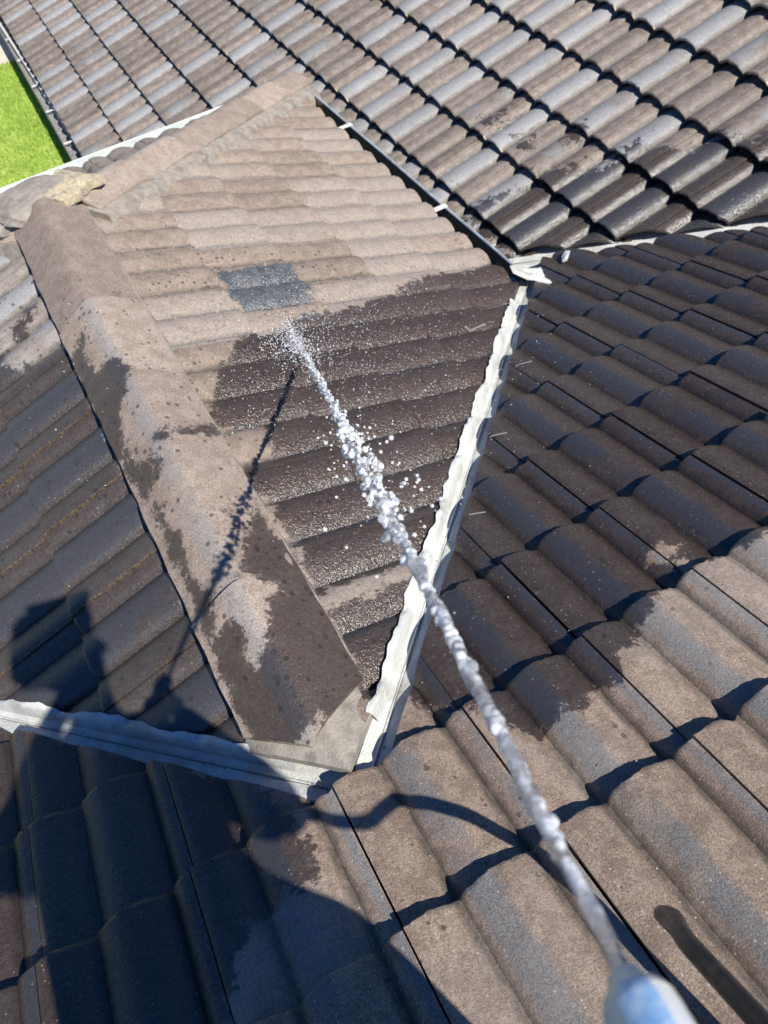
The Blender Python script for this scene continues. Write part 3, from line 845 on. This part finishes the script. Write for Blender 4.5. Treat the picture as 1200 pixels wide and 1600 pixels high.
# ------------------------------------------------------------------ tile clip wires
def clip(pts, label, r=.0017):
    bm = bmesh.new(); tube_bm(bm, pts, r, 7); o = bm_obj('wire_clip', bm, M['wire'], None)
    tag(o, label, 'wire clip', 'tile clip wires'); return o
def on_main(x, y, dz): return Vector((x + .018, y - .018, -TA * y + dz))
clip([on_main(1.180, 1.385, -.010), on_main(1.183, 1.383, .030), on_main(1.200, 1.372, .036), on_main(1.232, 1.358, .036)], 'bent clip wire by the upper third of the white valley strip')
clip([on_main(.872, 1.090, -.010), on_main(.876, 1.088, .030), on_main(.895, 1.077, .034), on_main(.918, 1.064, .034)], 'bent clip wire halfway along the white valley strip')
clip([on_main(.622, .822, -.005), on_main(.624, .820, .032), on_main(.640, .810, .034), on_main(.662, .797, .034)], 'straight clip wire at the valley strip just above the water jet')
c0 = Vector((1.185, 1.628, zB(1.185) + .030)); clip([c0 + Vector((-.012, .020, .012)), c0, c0 + Vector((.022, -.002, .004)), c0 + Vector((.062, -.006, .004))], 'short bent wire lying on the wet tiles of the hipped roof', .0022)

# ------------------------------------------------------------------ crumbs of mortar and grit on the tiles
rc = random.Random(21); CR = bmesh.new()
def crumb(p, r):
    mt = Matrix.Translation(p) @ Matrix.Rotation(rc.uniform(0, 6), 4, 'Z') @ Matrix.Rotation(rc.uniform(0, 1), 4, 'X') @ Matrix.Diagonal((r * rc.uniform(.7, 1.6), r, r * rc.uniform(.4, .8), 1))
    g = bmesh.ops.create_icosphere(CR, subdivisions=1, radius=1, matrix=mt)
    for v in g['verts']: v.co += Vector((rc.uniform(-1, 1), rc.uniform(-1, 1), rc.uniform(-1, 1))) * r * .25
for k in range(150):
    t = rc.uniform(.1, 2.2); p = J + VR * t + nR * (rc.choice([rc.gauss(0, .02), rc.uniform(.05, .5)]))
    inside = (p - J).dot(nR) < .036
    crumb(Vector((p.x, p.y, (-TA * p.y - .020) if inside else (-TA * p.y + .004))), rc.uniform(.0010, .0026))
for k in range(60):
    t = rc.uniform(.0, 1.3); p = J + VL * t + nL * rc.gauss(0, .02)
    crumb(Vector((p.x, p.y, -TA * p.y - .018)), rc.uniform(.0010, .0028))
for k in range(50):
    x = rc.uniform(.1, 1.0); p = Vector((x, rc.uniform(1.9, 2.9), 0)); crumb(Vector((p.x, p.y, zB(p.x) + .012)), rc.uniform(.0010, .0022))
tag(bm_obj('roof_grit', CR, M['mortar'], None, smooth=False), 'small crumbs of mortar and grit lying along the white valley strips', 'grit', kind='stuff')

# ------------------------------------------------------------------ ground, lawn and path
bm = bmesh.new(); bmesh.ops.create_grid(bm, x_segments=2, y_segments=2, size=150)
for v in bm.verts: v.co.z = GZ - .01
tag(bm_obj('ground', bm, simple('dry soil', (.20, .16, .11), (.26, .21, .15), 3, .95), None, smooth=False), kind='structure')
b = NB('lawn turf'); c = b.mix(b.step(b.noise(3.2, 5, .7), .38, .62), (.42, .60, .08), (.58, .76, .15)); c = b.mix(b.step(b.noise(60, 4, .75), .35, .65), b.mix(1.0, c, (.55, .6, .5), 'MULTIPLY'), c)
M['lawn'] = b.done(c, .9, b.bump(b.noise(70, 4, .75), .02))
def flat(name, x0, x1, y0, y1, z, mat):
    bm = bmesh.new(); box_bm(bm, (x0, y0, z - .06), (x1, y1, z)); return tag(bm_obj(name, bm, mat, None, smooth=False), kind='structure')
PY = 8.40
flat('lawn', -8, eb + .3, 4.0, PY, GZ + .06, M['lawn'])
flat('path', -8, eb + 1.0, PY, 14, GZ + .07, simple('beige path concrete', (.55, .46, .36), (.62, .53, .43), 6, .9, .002))
rg = np.random.default_rng(5); nb = 26000
bx = rg.uniform(-1.6, 1.1, nb); by = rg.uniform(5.7, PY, nb); hh = rg.uniform(.02, .045, nb); an = rg.uniform(0, 6.28, nb); le = rg.normal(0, .014, (nb, 2))
V = np.zeros((nb, 3, 3)); wv = .004
V[:, 0] = np.stack([bx - np.cos(an) * wv, by - np.sin(an) * wv, np.full(nb, GZ + .058)], 1)
V[:, 1] = np.stack([bx + np.cos(an) * wv, by + np.sin(an) * wv, np.full(nb, GZ + .058)], 1)
V[:, 2] = np.stack([bx + le[:, 0], by + le[:, 1], GZ + .06 + hh], 1)
me = bpy.data.meshes.new('grass'); me.from_pydata(V.reshape(-1, 3).tolist(), [], np.arange(nb * 3).reshape(-1, 3).tolist())
tag(new_obj('grass', me, None, [M['lawn']]), 'bright green short grass beyond the roof edge', 'grass', kind='stuff')

# ------------------------------------------------------------------ water
b = NB('spray water')
b.b.inputs['Base Color'].default_value = (.93, .96, 1, 1); b.b.inputs['Roughness'].default_value = .02
b.b.inputs['IOR'].default_value = 1.33; b.put(b.b.inputs['Transmission Weight'], b.step(b.noise(55, 3, .6), .36, .62, .25, .95))
b.put(b.b.inputs['Normal'], b.bump(b.noise(260, 2, .5), .0012))
M['water'] = b.m
b = NB('foamy droplets')
b.b.inputs['Base Color'].default_value = (.95, .97, 1, 1); b.b.inputs['Roughness'].default_value = .08
b.b.inputs['IOR'].default_value = 1.33; b.b.inputs['Transmission Weight'].default_value = .60
M['drops'] = b.m
NZ = Vector((.0905, -.186, 1.021)); HIT = Vector((.545, 1.64, -.262))
jd = (HIT - NZ).normalized(); JL = (HIT - NZ).length
ja = jd.cross(Vector((0, 0, 1))).normalized(); jb = ja.cross(jd)
rj = random.Random(11)
def jet_pt(t): # slight arc
    return NZ + jd * (JL * t) + Vector((0, 0, .045)) * (4 * t * (1 - t)) * .5
bm = bmesh.new()
def ball(bm, c, r, sub=2, st=1.0):
    mt = Matrix.Translation(c) @ jd.to_track_quat('Z', 'Y').to_matrix().to_4x4() @ Matrix.Diagonal((r, r, r * st, 1))
    bmesh.ops.create_icosphere(bm, subdivisions=sub, radius=1, matrix=mt)
tube_bm(bm, [jet_pt(-.004 + .28 * i / 30) + ja * (.0012 * math.sin(i * .9)) for i in range(31)], [.0040 + .0013 * math.sin(i * 1.3) * min(1, i / 10) + i * .00006 for i in range(31)], 12)
i = 0; t = .03
while t < .93:
    base = .0040 + .0010 * min(1, t / .3)
    r = base * rj.uniform(.65, 1.15)
    sp = .0011 + .0024 * max(0, min(1, (t - .06) / .3))
    if .22 < t < .44: sp *= 2.6
    if t > .5: r *= .85
    ball(bm, jet_pt(t) + ja * rj.gauss(0, sp) + jb * rj.gauss(0, sp), r, 2, rj.uniform(.9, 1.7))
    t += rj.uniform(.5, 1.15) * r / JL
me_src = bm
jet = bm_obj('water_jet', bm, M['water'], None)
rm = jet.modifiers.new('merge', 'REMESH'); rm.mode = 'VOXEL'; rm.voxel_size = .0011; rm.use_smooth_shade = True
tag(jet, 'long lumpy white jet of water shooting from the nozzle onto the wet hipped roof', 'water jet')
DROPS = []
# loose drops along the break-up
for k in range(240):
    t = rj.choice([rj.gauss(.33, .055), rj.gauss(.36, .08), rj.uniform(.12, .98)])
    t = max(.08, min(.98, t)); sp = .026 if .2 < t < .48 else .014
    DROPS.append((jet_pt(t) + ja * rj.gauss(.005, sp) + jb * rj.gauss(0, sp), rj.uniform(.0009, .0036) * (.85 if .2 < t < .48 else .5), 2, rj.uniform(.9, 1.5)))
# dense burst at the impact
for k in range(1300):
    a = rj.uniform(0, 6.28); rr_ = abs(rj.gauss(0, .055))
    up = abs(rj.gauss(0, .045))
    p = HIT + Vector((math.cos(a) * rr_ * .9 - .015, math.sin(a) * rr_ * 1.3 + .02, 0)); p.z = zB(p.x) + .02 + up * (1 - min(1, rr_ / .2) * .5)
    DROPS.append((p, rj.uniform(.0007, .0026), 1))
# mist of fine drops flung over the wing
for k in range(2000):
    a = rj.uniform(0, 6.28); rr_ = abs(rj.gauss(0, .42)) + .05
    p = HIT + Vector((math.cos(a) * rr_ + .14, math.sin(a) * rr_ * .95 - .05, 0)); p.z = zB(p.x) + .02 + rj.uniform(.0, .30) * rj.random()
    if p.z < -TA * p.y + .03: continue
    DROPS.append((p, rj.choice([.0008, .0011, .0014, .0018]) * rj.uniform(.8, 1.2), 1))
def drop_mesh(name, drops, mat):
    base = {}
    for sub in (1, 2):
        t = bmesh.new(); bmesh.ops.create_icosphere(t, subdivisions=sub, radius=1)
        base[sub] = (np.array([v.co[:] for v in t.verts]), np.array([[v.index for v in f.verts] for f in t.faces])); t.free()
    Q = np.array(jd.to_track_quat('Z', 'Y').to_matrix()); V = []; F = []; n = 0
    for d_ in drops:
        c, r, sub = d_[0], d_[1], d_[2]; st = d_[3] if len(d_) > 3 else 1.0
        bv_, bf_ = base[sub]
        V.append((bv_ * np.array([r, r, r * st])) @ Q.T + np.array(c[:])); F.append(bf_ + n); n += len(bv_)
    V = np.concatenate(V); F = np.concatenate(F)
    me = bpy.data.meshes.new(name); me.from_pydata(V.tolist(), [], F.tolist())
    me.polygons.foreach_set('use_smooth', [True] * len(me.polygons))
    return new_obj(name, me, None, [mat])
sp_ = drop_mesh('water_spray', DROPS, M['drops'])
tag(sp_, 'cloud of bright droplets splashing off the wet tiles around the end of the jet', 'water spray', kind='stuff')

# ------------------------------------------------------------------ hose, nozzle, phone
def catmull(P, k=6):
    P = [Vector(p) for p in P]; P = [P[0] * 2 - P[1]] + P + [P[-1] * 2 - P[-2]]; out = []
    for i in range(1, len(P) - 2):
        for j in range(k):
            t = j / k; a, b_, c_, d_ = P[i - 1:i + 3]
            out.append(.5 * ((2 * b_) + (c_ - a) * t + (2 * a - 5 * b_ + 4 * c_ - d_) * t * t + (3 * b_ - a - 3 * c_ + d_) * t ** 3))
    return out + [P[-2]]
NB_pos = NZ - jd * .125                                   # middle of the grip
hose_pts = [(.62, -1.35, .505), (.46, -1.0, .385), (.37, -.66, .265), (.345, -.45, .236), (.333, -.332, .238), (.326, -.256, .237), (.313, -.190, .243), (.302, -.182, .285), (.291, -.191, .361), (.268, -.208, .438),
            (.260, -.234, .483), (.249, -.277, .556), (.238, -.334, .635), (.227, -.398, .72), (.19, -.43, .80), (.13, -.43, .90), (.09, -.42, .98), (.085, -.40, 1.05)]
bm = bmesh.new(); tube_bm(bm, catmull(hose_pts, 7), .0112, 16)
hs = bm_obj('hose', bm, simple('black rubber hose', (.035, .034, .031), (.055, .05, .045), 60, .38, .0006, dirt=(.16, .14, .11), dirt_amt=.5), None)
tag(hs, 'thick black rubber hose looping down at the lower right, its curved shadow on the tiles', 'hose')
def lathe(bm, prof, axis, org, seg=28):
    q = axis.to_track_quat('Z', 'Y').to_matrix(); rings = []
    for r, h in prof:
        rings.append([bm.verts.new(org + q @ Vector((math.cos(a * 2 * math.pi / seg) * r, math.sin(a * 2 * math.pi / seg) * r, h))) for a in range(seg)])
    for A, B in zip(rings, rings[1:]):
        for k in range(seg): bm.faces.new((A[k], A[(k + 1) % seg], B[(k + 1) % seg], B[k]))
    bm.faces.new(rings[0][::-1]); bm.faces.new(rings[-1])
    bmesh.ops.recalc_face_normals(bm, faces=bm.faces)
nz = empty('hose_nozzle', 'blurred white hose nozzle with a painted blue sky reflection at the bottom edge, the jet leaving its tip', 'nozzle', tuple(NZ))
bm = bmesh.new(); lathe(bm, [(.004, .000), (.0075, .000), (.0085, -.004), (.0132, -.009), (.0152, -.013), (.0156, -.015)], jd, NZ)
child(nz, bm_obj('nozzle_rim', bm, simple('cream nozzle rim', (.80, .80, .74), rough=.35), None))
bm = bmesh.new(); lathe(bm, [(.0154, -.0145), (.0160, -.018), (.0162, -.040), (.0155, -.055), (.0150, -.075), (.0150, -.20)], jd, NZ)
child(nz, bm_obj('nozzle_body', bm, simple('white nozzle plastic', (.72, .76, .78), (.80, .82, .80), 40, .25), None))
q_ = jd.to_track_quat('Z', 'Y').to_matrix(); tc = (CAM - NZ); tc = q_.transposed() @ tc; a0_ = math.atan2(tc.y, tc.x) + .1
bm = bmesh.new(); rings = []
for r_, h_, w_ in ((.0104, -.0060, .15), (.0162, -.0130, .38), (.0168, -.0180, .48), (.0172, -.040, .50), (.0166, -.052, .45), (.0162, -.075, .4)):
    rings.append([bm.verts.new(NZ + q_ @ Vector((math.cos(a0_ + w_ * (k / 5 - 1)) * r_, math.sin(a0_ + w_ * (k / 5 - 1)) * r_, h_))) for k in range(11)])
for A, B in zip(rings, rings[1:]):
    for k in range(10): bm.faces.new((A[k], A[k + 1], B[k + 1], B[k]))
r_ = bmesh.ops.extrude_face_region(bm, geom=bm.faces[:])
for v_ in r_['geom']:
    if isinstance(v_, bmesh.types.BMVert): v_.co = v_.co + (NZ + jd * ((v_.co - NZ).dot(jd)) - v_.co).normalized() * .0015
bmesh.ops.recalc_face_normals(bm, faces=bm.faces)
child(nz, bm_obj('nozzle_sky_reflection', bm, simple('painted sky reflection blue', (.25, .48, .82), (.60, .75, .92), 90, .25), None))  # blue sky reflection on the white plastic, painted as a thin strip
bm = bmesh.new(); lathe(bm, [(.0178, -.046), (.020, -.048), (.020, -.053), (.0165, -.055)], jd, NZ)
child(nz, bm_obj('nozzle_collar', bm, simple('white nozzle collar', (.82, .84, .85), rough=.3), None))

# the photographer, standing upslope behind the camera: only the shadow reaches the picture
ps = empty('person', 'person whose shadow falls across the lower left, holding a phone and the hose nozzle', 'person', (0, -.62, .23))
skin_m = simple('skin', (.55, .32, .22), (.60, .36, .26), 30, .5)
cloth1 = simple('navy work shirt', (.035, .05, .09), (.045, .06, .11), 40, .9, .001)
cloth2 = simple('grey work trousers', (.10, .10, .105), (.13, .13, .13), 40, .9, .001)
boot_m = simple('dark boots', (.03, .025, .02), rough=.7)
hair_m = simple('dark hair', (.03, .02, .015), rough=.8)
def skin(name, verts, edges, radii, mat, parent, root=0, sub=2):
    me = bpy.data.meshes.new(name); me.from_pydata(verts, edges, []); o = new_obj(name, me, None, [mat])
    m = o.modifiers.new('skin', 'SKIN'); m.use_smooth_shade = True
    if not me.skin_vertices: me.skin_vertices.new()
    for k, r in enumerate(radii):
        sv = me.skin_vertices[0].data[k]; sv.radius = (r, r) if not isinstance(r, tuple) else r; sv.use_root = (k == root)
    s = o.modifiers.new('sub', 'SUBSURF'); s.levels = sub; s.render_levels = sub
    if parent is not None: child(parent, o)
    return o
HR = NB_pos; HLt = Vector((-.035, -.275, 1.335))
bv = [(-.10, -.62, 1.03), (-.08, -.60, 1.15), (-.03, -.57, 1.28), (.005, -.51, 1.38), (.02, -.46, 1.44), (.03, -.43, 1.51), (.035, -.41, 1.58),
      (-.19, -.56, 1.30), (-.33, -.50, 1.13), (-.19, -.36, 1.20), tuple(HLt + Vector((-.02, -.03, -.05))),
      (.13, -.60, 1.28), (.22, -.60, 1.06), (.17, -.47, 1.03), tuple(HR + Vector((.03, -.035, .0))),
      (-.19, -.62, .95), (-.24, -.50, .64), (-.24, -.62, .36), (-.24, -.52, .24),
      (.00, -.62, .95), (.07, -.50, .66), (.12, -.62, .36), (.13, -.52, .24)]
be = [(0, 1), (1, 2), (2, 3), (3, 4), (4, 5), (5, 6), (2, 7), (7, 8), (8, 9), (9, 10), (2, 11), (11, 12), (12, 13), (13, 14), (0, 15), (15, 16), (16, 17), (17, 18), (0, 19), (19, 20), (20, 21), (21, 22)]
br = [(.15, .11), (.135, .10), (.15, .11), .058, .052, (.078, .09), (.072, .085), .062, .042, .034, .026, .062, .042, .034, .026, .088, .058, .042, .036, .088, .058, .042, .036]
skin('body', bv, be, br, skin_m, ps)
skin('shirt', [bv[i] for i in (0, 1, 2, 3)] + [bv[7], tuple(Vector(bv[7]).lerp(Vector(bv[8]), .9)), bv[11], tuple(Vector(bv[11]).lerp(Vector(bv[12]), .9))],
     [(0, 1), (1, 2), (2, 3), (2, 4), (4, 5), (2, 6), (6, 7)], [(.175, .13), (.165, .125), (.18, .13), .07, .082, .068, .082, .068], cloth1, ps)
skin('trousers', [bv[0], bv[15], bv[16], bv[17], bv[19], bv[20], bv[21]], [(0, 1), (1, 2), (2, 3), (0, 4), (4, 5), (5, 6)], [(.17, .125), .105, .078, .062, .105, .078, .062], cloth2, ps)
for sx, k in ((-1, 18), (1, 22)):
    f = Vector(bv[k]); zr_ = lambda y: -TA * y
    skin('boot', [(f.x, f.y - .14, zr_(f.y - .14) + .045), (f.x, f.y - .03, zr_(f.y - .03) + .047), (f.x + sx * .01, f.y + .09, zr_(f.y + .09) + .038)], [(0, 1), (1, 2)], [.042, .044, .036], boot_m, ps)
bm = bmesh.new(); bmesh.ops.create_icosphere(bm, subdivisions=3, radius=1)
for v in bm.verts:
    n_ = 1 + .04 * mnoise.noise(v.co * 6)
    v.co = Vector((.03 + v.co.x * .086 * n_, -.445 + v.co.y * .098 * n_, 1.605 + v.co.z * .078 * n_))
child(ps, bm_obj('hair', bm, hair_m, None))
bm = bmesh.new(); hm = Matrix.Translation((.025, -.435, 1.60)) @ Matrix.Rotation(-.25, 4, 'Z')  # unseen hat, added and made boxy to square off the head's shadow
box_bm(bm, (-.100, -.105, .0), (.100, .098, .095), hm); bmesh.ops.bevel(bm, geom=[e for e in bm.edges], offset=.022, segments=3, affect='EDGES')
box_bm(bm, (-.085, .075, .006), (.085, .165, .014), hm)
child(ps, bm_obj('shadow_hat', bm, simple('dark shadow hat cloth', (.05, .05, .055), rough=.9), None))
# face
for sx in (-1, 1):
    bm = bmesh.new(); bmesh.ops.create_icosphere(bm, subdivisions=2, radius=.011, matrix=Matrix.Translation((.035 + sx * .031, -.352, 1.565)))
    child(ps, bm_obj('eye', bm, simple('eye white', (.75, .73, .7), rough=.2), None))
    bm = bmesh.new(); bmesh.ops.create_icosphere(bm, subdivisions=2, radius=1, matrix=Matrix.Translation((.035 + sx * .080, -.43, 1.555)) @ Matrix.Diagonal((.012, .020, .030, 1)))
    child(ps, bm_obj('ear', bm, skin_m, None))
skin('nose', [(.035, -.350, 1.565), (.035, -.330, 1.535), (.035, -.345, 1.522)], [(0, 1), (1, 2)], [.009, .012, .009], skin_m, ps)
skin('mouth', [(.012, -.350, 1.492), (.035, -.343, 1.490), (.058, -.350, 1.492)], [(0, 1), (1, 2)], [.005, .007, .005], simple('lips', (.45, .2, .17), rough=.45), ps)
def hand(c, ax, palm_n, flip=1, grip_r=.022, name='hand'):
    """a fist-like grip: palm beside the held axis, four fingers and a thumb curling round it"""
    ax = ax.normalized(); pn = (palm_n - ax * palm_n.dot(ax)).normalized(); sd_ = ax.cross(pn) * flip
    root = empty('tmp', '', ''); bpy.data.objects.remove(root)
    pv = [c + pn * (grip_r + .020) - ax * .03, c + pn * (grip_r + .018) + ax * .0, c + pn * (grip_r + .020) + ax * .032]
    h = skin(name, [tuple(p) for p in pv], [(0, 1), (1, 2)], [(.021, .016), (.024, .016), (.022, .016)], skin_m, ps)
    for k, (o_, ln_) in enumerate(((.034, .95), (.013, 1.05), (-.009, 1.0), (-.030, .82))):
        pts = []
        for q, ang in enumerate((15, 62, 112, 160)):
            a = math.radians(ang * ln_); rr2 = grip_r + .009
            pts.append(tuple(c + ax * (o_ + .002 * q) + pn * math.cos(a) * (rr2 + .008 * (q == 0)) + sd_ * math.sin(a) * rr2))
        skin('finger', pts, [(0, 1), (1, 2), (2, 3)], [.0095, .0088, .0082, .0070], skin_m, ps)
    pts = [tuple(c + pn * (grip_r + .014) + ax * .020 - sd_ * .012), tuple(c + pn * (grip_r * .5) + ax * .040 - sd_ * (grip_r + .010)), tuple(c - pn * (grip_r * .4) + ax * .052 - sd_ * (grip_r + .006))]
    skin('thumb', pts, [(0, 1), (1, 2)], [.0115, .0100, .0085], skin_m, ps)
hand(NB_pos, jd, Vector((.6, -.5, -.2)), 1, .016)
# phone just behind the lens
PR, PU, PF = RIGHT, -DOWN, FWD
pc = CAM - PR * .022 - PU * .055 - PF * .0135
ph_ = empty('smartphone', 'phone held up behind the lens, casting the square shadow on the left tiles', 'phone', tuple(pc))
mt = Matrix((PR, PU, PF)).transposed().to_4x4(); mt.translation = pc
bm = bmesh.new(); box_bm(bm, (-.037, -.075, -.004), (.037, .075, .004), mt); bmesh.ops.bevel(bm, geom=[e for e in bm.edges], offset=.003, segments=2, affect='EDGES')
child(ph_, bm_obj('phone_case', bm, simple('black phone case', (.02, .02, .022), rough=.4), None))
bm = bmesh.new(); box_bm(bm, (-.034, -.071, -.0052), (.034, .071, -.0046), mt)
child(ph_, bm_obj('screen', bm, simple('phone screen glass', (.01, .01, .012), rough=.08), None))
hl = pc - PU * .055 - PR * .02 - PF * .012
hand(hl, -PR * .3 + PU, -PF - PR * .8, 1, .012)
# ------------------------------------------------------------------ scattered leaves in the far gutter and bits on the roof
